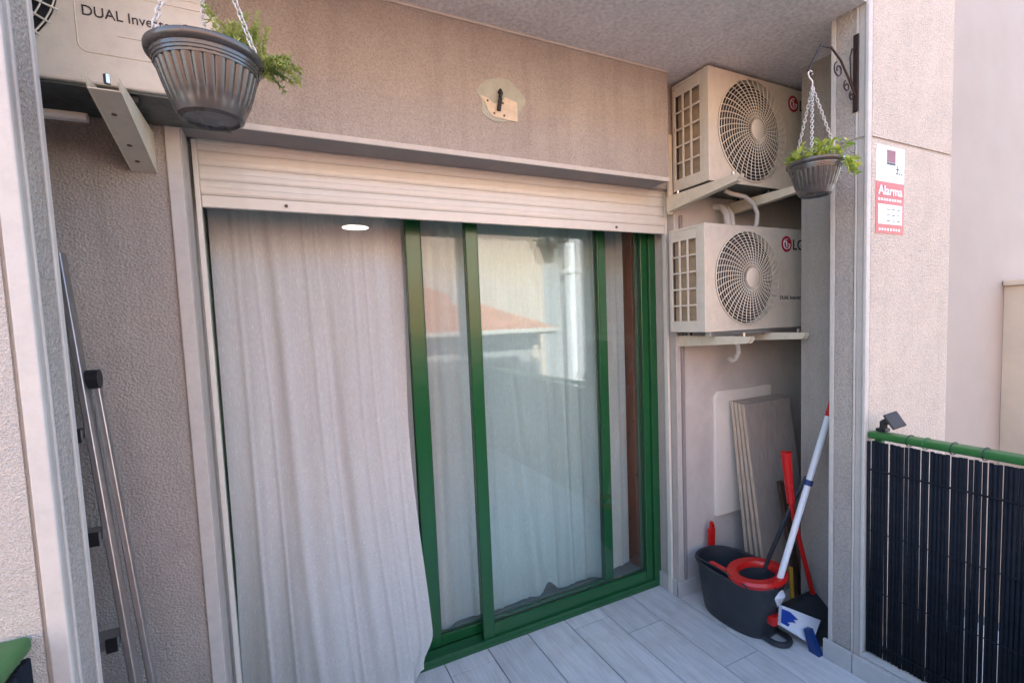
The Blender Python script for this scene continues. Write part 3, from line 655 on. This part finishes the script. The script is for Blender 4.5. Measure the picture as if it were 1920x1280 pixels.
def chain(t, a, b, loops=26, r=.0045):
    a, b = Vector(a), Vector(b); d = (b - a); L = d.length; n = max(6, int(L / .011)); m = MB(); d.normalize(); s1 = d.orthogonal().normalized(); s2 = d.cross(s1)
    for i in range(n):
        p = a + d * (L * (i + .5) / n); s = s1 if i % 2 else s2
        m.tube([p + d * (.0085 * math.cos(2 * math.pi * q / 8)) + s * (r * math.sin(2 * math.pi * q / 8)) for q in range(8)], .0013, 4, closed=True)
    return m.build('chain', 'chain', t, smooth='all', recalc=False)
def scroll_bracket(label, xw, y, z0, z1, xh, zh, s):
    t = thing('plant_bracket', label, 'bracket', (xw, y, z0), 'scrolled iron plant brackets')
    box('wall_plate', 'iron', t, min(xw, xw - s * .006), max(xw, xw - s * .006), y - .010, y + .010, z0, z1, bev=.002)
    arm = [(xw - s * .006, y, z0 + .06), (xw - s * .05, y, z0 + .115), (xw - s * .10, y, z0 + .17), (xw - s * .16, y, z0 + .205), (xw - s * .22, y, z0 + .20), (xh, y, zh + .015), (xh - s * .012, y, zh - .002), (xh, y, zh - .012), (xh + s * .012, y, zh - .004)]
    MB().tube(arm, .0042, 6).build('arm', 'iron', t, smooth=True)
    def sp(cx, cz, r, turns, a0): return [(cx + s * r * (1 - .7 * q / 24) * math.cos(a0 + turns * 2 * math.pi * q / 24), y, cz + r * (1 - .7 * q / 24) * math.sin(a0 + turns * 2 * math.pi * q / 24)) for q in range(25)]
    MB().tube(sp(xw - s * .115, z0 + .135, .028, 1.3, 2), .003, 5).build('scroll', 'iron', t, smooth=True)
    MB().tube(sp(xw - s * .062, z0 + .085, .02, 1.2, 2), .003, 5).build('scroll', 'iron', t, smooth=True)
    MB().tube(sp(xw - s * .030, z0 + .055, .016, 1.2, 2), .003, 5).build('scroll', 'iron', t, smooth=True)
    MB().tube([(xw - s * .006, y, z1 - .05), (xw - s * .03, y, z1 - .06), (xw - s * .042, y, z1 - .09), (xw - s * .036, y, z0 + .12), (xw - s * .02, y, z0 + .075)], .003, 5).build('scroll', 'iron', t, smooth=True)
    return t
# right pot
PX, PY, PZ = 1.757, 1.09, 2.022
scroll_bracket('dark scrolled iron bracket on the right pillar carrying the small plant pot', 2.039, 1.108, 2.245, 2.53, 1.757, 2.345, 1)
tp = potted('smaller grey hanging pot at the right in front of the outdoor units', (PX, PY, PZ), .092, .118)
top = (PX, 1.10, 2.285)
for a in (205, 330, 85): chain(tp, (PX + .085 * math.cos(R(a)), PY + .085 * math.sin(R(a)), PZ), top)
MB().tube([top, (PX, 1.10, 2.305), (PX - .012, 1.104, 2.318), (PX - .015, 1.106, 2.332), (PX - .006, 1.108, 2.345), (PX + .008, 1.108, 2.343), (PX + .012, 1.108, 2.333)], .0028, 6).build('hook', 'chain', tp, smooth=True)
# left pot
QX, QY, QZ = -.078, 1.04, 1.993
tq = potted('larger dark grey ribbed pot hanging at the upper left', (QX, QY, QZ), .0925, .114)
topl = (QX, QY, 2.27)
for a in (215, 335, 95): chain(tq, (QX + .085 * math.cos(R(a)), QY + .085 * math.sin(R(a)), QZ), topl)
MB().tube([topl, (QX, QY, 2.29), (QX - .012, QY, 2.305), (QX - .012, QY, 2.322), (QX, QY, 2.333), (QX + .012, QY, 2.325)], .0028, 6).build('hook', 'chain', tq, smooth=True)
scroll_bracket('dark scrolled iron bracket on the left pillar carrying the larger plant pot', -.344, QY + .045, 2.235, 2.52, QX, 2.335, -1)
for o in (tq, tp): pass

# leaves
def leafmesh(L, W):
    m = MB(); pts = [(0, 0, 0), (W * .5, L * .35, .1 * L), (W * .42, L * .7, .12 * L), (0, L, .02 * L), (-W * .42, L * .7, .12 * L), (-W * .5, L * .35, .1 * L)]
    c = [m.bm.verts.new(p) for p in pts]; mid = m.bm.verts.new((0, L * .5, .04 * L))
    for i in range(6): m.bm.faces.new((c[i], c[(i + 1) % 6], mid))
    me = bpy.data.meshes.new('leaf'); m.bm.to_mesh(me); m.bm.free(); me.materials.append(M['leaf'])
    for p in me.polygons: p.use_smooth = True
    return me
lm_ = leafmesh(.030, .015)
plant = thing('leafy_plant', 'light green leafy plant growing in the smaller right hanging pot', 'plant', (PX, PY, PZ - .01))
rnd = random.Random(3); stems = MB(); cnt = 0
def stem(base, dirv, L, sag, nl):
    global cnt
    p = Vector(base); d = Vector(dirv).normalized(); pts = [p.copy()]
    n = 8
    for i in range(n):
        d = (d + Vector((0, 0, -sag / n))).normalized(); p = p + d * (L / n); pts.append(p.copy())
    stems.tube(pts, .0016, 4, caps=False)
    for q in range(nl):
        f = .2 + .8 * (q + rnd.random() * .6) / nl; i = min(n - 1, int(f * n)); pp = pts[i].lerp(pts[i + 1], f * n - i if f * n - i <= 1 else 1)
        inst(lm_, 'leaf', pp, plant, (rnd.uniform(-.7, .9), rnd.uniform(-.6, .6), rnd.uniform(0, 6.28)), (rnd.uniform(.7, 1.25),) * 3); cnt += 1
for i in range(40):
    a = rnd.uniform(0, 6.28); r = rnd.uniform(.0, .07)
    stem((PX + r * math.cos(a), PY + r * math.sin(a), PZ - .015), (math.cos(a) * .8, math.sin(a) * .8, rnd.uniform(.5, 1.3)), rnd.uniform(.055, .095), rnd.uniform(.1, .7), 5)
for i in range(4): stem((PX + .025 + .012 * i, PY + .01 * i, PZ - .01), (.1 + .12 * i, .1, 1.4), rnd.uniform(.085, .115), .3, 9)
for i in range(6): stem((PX + .0 + .013 * i, PY - .070, PZ - .005), (.12, -.7, .6), rnd.uniform(.07, .10), 4.6, 7)
stems.build('stem', 'leaf', plant, smooth='all', recalc=False)
# feathery plant in the left pot
fp = thing('feathery_plant', 'fine feathery green plant trailing from the larger left hanging pot', 'plant', (QX, QY, QZ - .01))
m = MB(); rnd = random.Random(11)
def spray(base, d, L, sag):
    p = Vector(base); d = Vector(d).normalized(); n = 16
    for i in range(n):
        d = (d + Vector((rnd.uniform(-.08, .08), rnd.uniform(-.08, .08), -sag / n))).normalized(); q = p + d * (L / n); m.tube([p, q], .0009, 3, caps=False)
        for s in range(7):
            e = (d * .5 + Vector((rnd.uniform(-1, 1), rnd.uniform(-1, 1), rnd.uniform(-.6, 1)))).normalized() * rnd.uniform(.005, .012)
            sd = e.cross(Vector((rnd.uniform(-1, 1), rnd.uniform(-1, 1), 1))).normalized() * .0012
            a = [m.bm.verts.new(c) for c in (p - sd, p + sd, p + e + sd * .6, p + e - sd * .6)]; m.bm.faces.new(a)
        p = q
for i in range(34): spray((QX + .06 + rnd.uniform(-.03, .03), QY + rnd.uniform(-.03, .04), QZ - .012), (rnd.uniform(-.25, .25), rnd.uniform(-.2, .2), 1), rnd.uniform(.05, .105), .3)
for i in range(15): spray((QX + .075 + rnd.uniform(-.02, .02), QY + rnd.uniform(-.03, .03), QZ - .008), (.9, rnd.uniform(-.25, .25), rnd.uniform(.5, 1.1)), rnd.uniform(.05, .088), rnd.uniform(1.0, 2.2))
f_ = m.build('foliage', 'feather', fp, recalc=False); f_['kind'] = 'stuff'

# ================================================================ LADDER
def lerp3(a, b, t): return tuple(a[i] + (b[i] - a[i]) * t for i in range(3))
ld = thing('folding_ladder', 'aluminium folding ladder leaning on the wall behind the left pillar', 'ladder', (-.5, 1.5, 0))
A0, A1 = (-.318, 1.400, .0), (-.512, 1.742, 1.735)       # front right rail
def rail(p0, p1, wx, wy, name, mat='alu'):
    m = MB(); v = Vector(p1) - Vector(p0)
    cs = [(-wx, -wy), (wx, -wy), (wx, wy), (-wx, wy)]
    A = [m.bm.verts.new((p0[0] + a, p0[1] + b, p0[2])) for a, b in cs]; B = [m.bm.verts.new((p1[0] + a, p1[1] + b, p1[2])) for a, b in cs]
    m.bm.faces.new(A[::-1]); m.bm.faces.new(B)
    for i in range(4): m.bm.faces.new((A[i], A[(i + 1) % 4], B[(i + 1) % 4], B[i]))
    return m.build(name, mat, ld, bev=.003)
rail(A0, A1, .008, .022, 'rail')
rail((A0[0] - .44, A0[1], 0), (A1[0] - .36, A1[1], A1[2]), .010, .026, 'rail')
B1 = lerp3(A0, A1, .80); rail((A0[0] + .018, A0[1] + .07, 0), (B1[0] + .022, B1[1] + .022, B1[2]), .008, .012, 'rear_leg')
rail((A0[0] - .458, A0[1] + .07, 0), (B1[0] - .40, B1[1] + .022, B1[2]), .008, .012, 'rear_leg')
MB().tube([(B1[0] + .006, B1[1] + .012, B1[2]), (B1[0] + .034, B1[1] + .012, B1[2])], .026, 14).build('hinge', 'black', ld)
for f in (.12, .27, .42, .57, .72):
    p = lerp3(A0, A1, f); w_ = .44 - .08 * f
    box('tread', 'alu', ld, p[0] - w_, p[0] - .0105, p[1] - .035, p[1] + .03, p[2] - .012, p[2] + .012, bev=.003)
    box('end_cap', 'black', ld, p[0] - .034, p[0] - .011, p[1] - .040, p[1] - .0352, p[2] - .018, p[2] + .018)

# ================================================================ RAILINGS
def railing(s):
    X = 2.078 if s > 0 else -.428
    t = thing('balcony_railing', 'green railing with black reed screen along the right side of the balcony' if s > 0 else 'green handrail end beside the left pillar', 'railing', (X, .2, .1), 'balcony railings')
    y1, y0 = 1.062, -.70
    MB().box(X - .03, X + .03, y0, y1, .986, 1.013, bev=.009, seg=3).build('handrail', 'greenrail', t, smooth=True)
    box('bottom_bar', 'greenrail', t, X - .012, X + .012, y0, y1, .125, .145)
    for q in range(4):
        y = y1 - .03 - q * .55; box('post', 'greenrail', t, X - .012, X + .012, y - .012, y + .012, .106, .982)
    xs = X - s * .024
    base = MB(); base.tube([(0, 0, 0), (0, 0, .862)], .0064, 6); me = bpy.data.meshes.new('reed'); base.bm.to_mesh(me); base.bm.free(); me.materials.append(M['reed'])
    for p in me.polygons: p.use_smooth = True
    y = y1 - .008; i = 0
    while y > y0:
        inst(me, 'reed', (xs + random.uniform(-.0015, .0015), y, .112 + random.uniform(0, .004)), t, (random.uniform(-.003, .003), random.uniform(-.003, .003), random.uniform(0, 6)), (1, 1, 1))
        y -= .0119 + random.choice((.0, .0, .0003, .0006, .0013)); i += 1
    for z in (.165, .38, .62, .865): MB().tube([(xs - s * .006, y1 - .004, z), (xs - s * .006, y0, z)], .0022 if z < .8 else .004, 5).build('binding_wire', 'reed', t)
    for y in (.93, .88, .80, .715, .50, .2):
        MB().tube([(X + .033 * math.cos(2 * math.pi * q / 14), y, .998 + .021 * math.sin(2 * math.pi * q / 14)) for q in range(14)], .0022, 5, closed=True).build('cable_tie', 'greenrail' if y in (.88, .5) else 'black', t)
    return t
rr1 = railing(1); rr2 = railing(-1)
fr_ = thing('balcony_railing', 'front balcony railing with black reed screen, mirrored in the glass', 'railing', (.8, -.78, .1), 'balcony railings')
MB().box(-.47, 2.12, -.81, -.75, .982, 1.016, bev=.011, seg=3).build('handrail', 'greenrail', fr_, smooth=True)
m = MB(); x = -.45
while x < 2.1: m.tube([(x, -.755, .11), (x, -.755, .975)], .0064, 6); x += .0132
s_ = m.build('reed_screen', 'reed', fr_, smooth='all', recalc=False); s_['kind'] = 'stuff'
for x in (-.4, .4, 1.2, 2.0): box('post', 'greenrail', fr_, x - .012, x + .012, -.79, -.766, .1, .982)

# solar lamp on the rail
st = thing('solar_lamp', 'small grey solar lamp clipped on the green handrail', 'solar lamp', (2.08, 1.0, 1.016))
m = MB().box(-.028, .028, -.031, .031, -.006, .006, bev=.003); rot = Matrix.Rotation(R(55), 4, 'X') @ Matrix.Rotation(R(-25), 4, 'Y')
bmesh.ops.transform(m.bm, matrix=Matrix.Translation((2.085, .985, 1.065)) @ rot, verts=m.bm.verts); m.build('panel', paint('solar_panel', (.045, .042, .042), .6), st)
MB().tube([(2.08, 1.02, 1.016), (2.08, 1.02, 1.05), (2.085, 1.0, 1.064)], .014, 8).build('stem', 'black', st, smooth=True)
box('clip', 'black', st, 2.062, 2.10, 1.005, 1.04, 1.0165, 1.03, bev=.004)

# ================================================================ ALARM SIGN
sg = thing('alarm_sign', 'red and white alarm sticker sign on the right pillar', 'sign', (2.2, 1.065, 1.79))
SY = 1.067
x0, x1 = 2.100, 2.298
box('white_card', 'signw', sg, x0, x1, SY - .0012, SY - .0001, 1.985, 2.122)
MB().box(2.172, 2.232, SY - .0022, SY - .0013, 2.062, 2.108).build('dark_square', 'signd', sg); MB().box(2.172, 2.232, SY - .0024, SY - .0013, 2.052, 2.060).build('grey_bar', 'ink', sg)
box('small_mark', 'ink', sg, 2.245, 2.249, SY - .002, SY - .0013, 2.022, 2.052); box('small_mark', 'ink', sg, 2.238, 2.262, SY - .002, SY - .0013, 2.036, 2.040)
for q in range(4): box('small_mark', 'ink', sg, 2.236 + q * .013, 2.241 + q * .013, SY - .002, SY - .0013, 2.018, 2.026)
box('red_card', 'signr', sg, x0 - .002, x1, SY - .0013, SY - .0001, 1.785, 1.983)
text('lettering', 'Alarma', .05, (x0 + .012, SY - .0021, 1.935), 'signw', sg, width=.172, bold=True)
for q in range(9): box('small_mark', 'signw', sg, x0 + .014 + q * .019, x0 + .026 + q * .019, SY - .002, SY - .0014, 1.912, 1.921)
box('white_field', 'signw', sg, x0 + .014, x1 - .012, SY - .002, SY - .0014, 1.822, 1.898)
for c_ in range(3):
    for r_ in range(3): box('small_mark', 'ink', sg, x0 + .075 + c_ * .036, x0 + .098 + c_ * .036, SY - .0026, SY - .0021, 1.834 + r_ * .022, 1.8375 + r_ * .022)
for q in range(8): box('small_mark', 'signw', sg, x0 + .02 + q * .02, x0 + .031 + q * .02, SY - .002, SY - .0014, 1.797, 1.806)

# ================================================================ CLEANING THINGS AND BOARDS IN THE NICHE
bc = (1.945, 1.575)
bk = thing('mop_bucket', 'dark oval mop bucket with a red wringer ring', 'bucket', (bc[0], bc[1], 0))
def oval(hx, hy, z, n=56, sx=0, sy=0): return [(bc[0] + sx + hx * (abs(math.cos(2 * math.pi * i / n)) ** .8) * (1 if math.cos(2 * math.pi * i / n) >= 0 else -1), bc[1] + sy + hy * (abs(math.sin(2 * math.pi * i / n)) ** .85) * (1 if math.sin(2 * math.pi * i / n) >= 0 else -1), z) for i in range(n)]
def loft(rings, name, mat, par, cap0=True, cap1=False):
    m = MB(); rs_ = [[m.bm.verts.new(p) for p in r] for r in rings]; n = len(rs_[0])
    for A, B in zip(rs_, rs_[1:]):
        for i in range(n): m.bm.faces.new((A[i], A[(i + 1) % n], B[(i + 1) % n], B[i]))
    if cap0: m.bm.faces.new(rs_[0][::-1])
    if cap1: m.bm.faces.new(rs_[-1])
    return m.build(name, mat, par, smooth=True, recalc=True)
loft([oval(.098, .165, .004), oval(.104, .172, .0), oval(.112, .18, .02), oval(.128, .198, .15), oval(.138, .208, .245), oval(.148, .216, .248), oval(.150, .219, .262), oval(.146, .215, .268), oval(.136, .205, .262), oval(.120, .19, .13), oval(.105, .165, .03)], 'bucket_body', 'bucket', bk, True, True)
# red wringer: ring over the near half
rc = (1.945, 1.475)
def ring(hx, hy, z, n=48): return [(rc[0] + hx * math.cos(2 * math.pi * i / n), rc[1] + hy * math.sin(2 * math.pi * i / n), z) for i in range(n)]
loft([ring(.142, .118, .258), ring(.150, .124, .275), ring(.142, .116, .288), ring(.102, .078, .287), ring(.094, .071, .274), ring(.093, .070, .262)], 'wringer_ring', 'red', bk, False, False)
loft([ring(.0935, .0705, .264), ring(.085, .064, .18), ring(.07, .05, .14)], 'wringer_basket', 'bucket', bk, False, True)
box('wringer_bridge', 'red', bk, 1.83, 1.86, 1.55, 1.66, .266, .278, bev=.005)
MB().tube([(1.80 + .002 * q, 1.575 + .16 * math.sin(math.pi * q / 12 - math.pi / 2), .27 + .012 * math.cos(math.pi * q / 12 - math.pi / 2)) for q in range(13)], .004, 6).build('carry_handle', 'bucket', bk, smooth=True)
m = MB(); fpts = [(1.945 + .045 * math.cos(R(a)), 1.365 + .045 * math.sin(R(a)), .016) for a in range(180, 361, 15)]
m.tube([(1.90, 1.42, .016)] + fpts + [(1.99, 1.42, .016)], .013, 8).build('foot_grip', 'bucket', bk, smooth=True)
box('front_clip', 'red', bk, 1.90, 1.99, 1.352, 1.398, .085, .125, bev=.01)

mp_ = thing('mop', 'white mop handle standing in the bucket and leaning right', 'mop', (2.0, 1.45, .1))
MB().tube([(1.963, 1.386, .235), (2.005, 1.375, .36), (2.245, 1.31, 1.07), (2.276, 1.30, 1.17)], .0138, 10).build('handle', 'signw', mp_, smooth=True)
MB().tube([(2.225, 1.316, 1.01), (2.262, 1.305, 1.12)], .0145, 10).build('grip', 'red', mp_, smooth=True)
MB().tube([(2.120, 1.344, .70), (2.128, 1.342, .724)], .0185, 12).build('collar', 'bluedk', mp_)
MB().lathe([(.012, .06), (.035, .03), (.05, 0), (.03, -.05), (.004, -.06)], (1.965, 1.405, .205), 16).build('mop_head', 'paper', mp_, smooth=True)
ds = tag(MB().tube([(2.03, 1.50, .24), (2.05, 1.49, .31), (2.13, 1.42, .60), (2.17, 1.38, .72)], .010, 8).build('dark_stick', 'bucket', None, smooth=True), 'dark slim handle slanting across the boards behind the mop', 'handle')
dp = thing('long_dustpan', 'long handled dustpan with red shaft and dark pan behind the bucket', 'dustpan', (2.25, 1.38, 0))
MB().tube([(2.072, 1.415, .845), (2.073, 1.415, .83), (2.085, 1.413, .72), (2.10, 1.41, .60)], .025, 10, r2=.017).build('grip', 'red', dp, smooth=True)
MB().tube([(2.10, 1.41, .60), (2.15, 1.405, .42), (2.235, 1.39, .13)], .011, 8).build('shaft', 'red', dp, smooth=True)
m = MB().prism([(1.24, .004), (1.44, .004), (1.44, .105), (1.40, .11), (1.30, .03), (1.24, .012)], 'x', 2.07, 2.285); m.build('pan', 'bucket', dp, bev=.006)
yb_ = tag(MB().tube([(2.17, 1.45, .08), (2.162, 1.454, .25)], .010, 8).build('yellow_handle', 'yellow', None, smooth=True), 'short yellow handle standing between the bucket and the red shaft', 'handle')
rb2 = tag(MB().prism([(1.995, .0), (2.04, .0), (2.045, .34), (2.032, .385), (2.015, .385), (2.012, .35), (2.00, .345)], 'y', 1.80, 1.815).build('red_brush', 'red', None, bev=.004), 'faded red plastic handle standing behind the bucket by the wall', 'brush handle')

wb = tag(MB().prism([(2.095, .385), (2.55, .385), (2.55, 1.075), (2.125, 1.075), (2.105, 1.06), (2.095, 1.04)], 'y', 1.834, 1.8515).build('cream_board', 'board', None, bev=.002), 'cream white board with a rounded corner flat against the niche wall', 'board')
def board(x0, x1, dy, h, th, mat, name, label, lean=.105, grp='boards leaning in the niche', edge='edgew'):
    t = thing(name, label, 'board', ((x0 + x1) / 2, 1.75 + dy, 0), grp)
    yt = 1.818 + dy; yb = yt - lean
    def q(x, f, o): return (x, yb + (yt - yb) * f - o, h * f)
    m = MB(); P = [(x0, 0), (x1, 0), (x1 - .02, 1), (x0 - .02, 1)]
    A = [m.bm.verts.new(q(x, f, th)) for x, f in P]; B = [m.bm.verts.new(q(x, f, 0)) for x, f in P]
    m.bm.faces.new(A); m.bm.faces.new(B[::-1])
    for i in range(4): m.bm.faces.new((A[i], B[i], B[(i + 1) % 4], A[(i + 1) % 4]))
    m.build('face', mat, t, bev=.001)
    m = MB(); A = [m.bm.verts.new(q(x, f, th + .0006)) for x, f in ((x0 - .0022, 0), (x0 + .0, 0), (x0 - .02, 1), (x0 - .0222, 1))]; B = [m.bm.verts.new(q(x, f, -.0004)) for x, f in ((x0 - .0022, 0), (x0 - .0, 0), (x0 - .02, 1), (x0 - .0222, 1))]
    m.bm.faces.new(A); m.bm.faces.new(B[::-1])
    for i in range(4): m.bm.faces.new((A[i], B[i], B[(i + 1) % 4], A[(i + 1) % 4]))
    m.build('edge_band', edge, t)
    return t
for i in range(4):
    board(2.205 + .004 * i, 2.585 + .003 * i, -.006 - .0195 * i, 1.02 - .004 * i, .016, 'lamin', 'wooden_board', ['rearmost laminate board of the stack leaning on the niche wall', 'second laminate board from the wall in the leaning stack', 'second laminate board from the front in the leaning stack', 'front laminate board of the leaning stack, its greyish face showing'][i], lean=.09 + .012 * i)
board(2.335, 2.375, -.185, .60, .02, 'darkbrown', 'brown_plank', 'narrow dark brown plank leaning in front of the laminate boards', lean=.09, edge='darkbrown')

# blue and white pack
pk_ = thing('blue_pack', 'flat blue and white package tilted on the floor beside the bucket', 'package', (2.05, 1.3, 0))
c0 = [Vector(v) for v in ((1.912, 1.332, .108), (2.03, 1.265, .018), (2.130, 1.288, .085), (1.950, 1.352, .178))]  # bl br tr tl
nrm = (c0[1] - c0[0]).cross(c0[3] - c0[0]).normalized()
if nrm.y > 0: nrm = -nrm
def onp(u, v, o=0): return c0[0].lerp(c0[1], u).lerp(c0[3].lerp(c0[2], u), v) + nrm * o
def pslab(uv, o0, o1, name, mat, par):
    m = MB(); A = [m.bm.verts.new(onp(u, v, o1)) for u, v in uv]; B = [m.bm.verts.new(onp(u, v, o0)) for u, v in uv]; n = len(uv)
    m.bm.faces.new(A); m.bm.faces.new(B[::-1])
    for i in range(n): m.bm.faces.new((A[i], B[i], B[(i + 1) % n], A[(i + 1) % n]))
    return m.build(name, mat, par)
pslab([(0, 0), (1, 0), (1, 1), (0, 1)], -.02, 0, 'sleeve', 'paper', pk_)
pslab([(.0, .14), (.22, .14), (.26, .28), (.18, .30), (.30, .42), (.42, .46), (.33, .56), (.46, .64), (.36, .72), (.22, .84), (.0, .84)], .0, .0015, 'blue_print', 'blue', pk_)
m = MB().prism([(1.215, .0), (1.26, .0), (1.285, .09), (1.262, .095)], 'x', 2.0, 2.03); m.build('side_flap', 'bluedk', pk_)
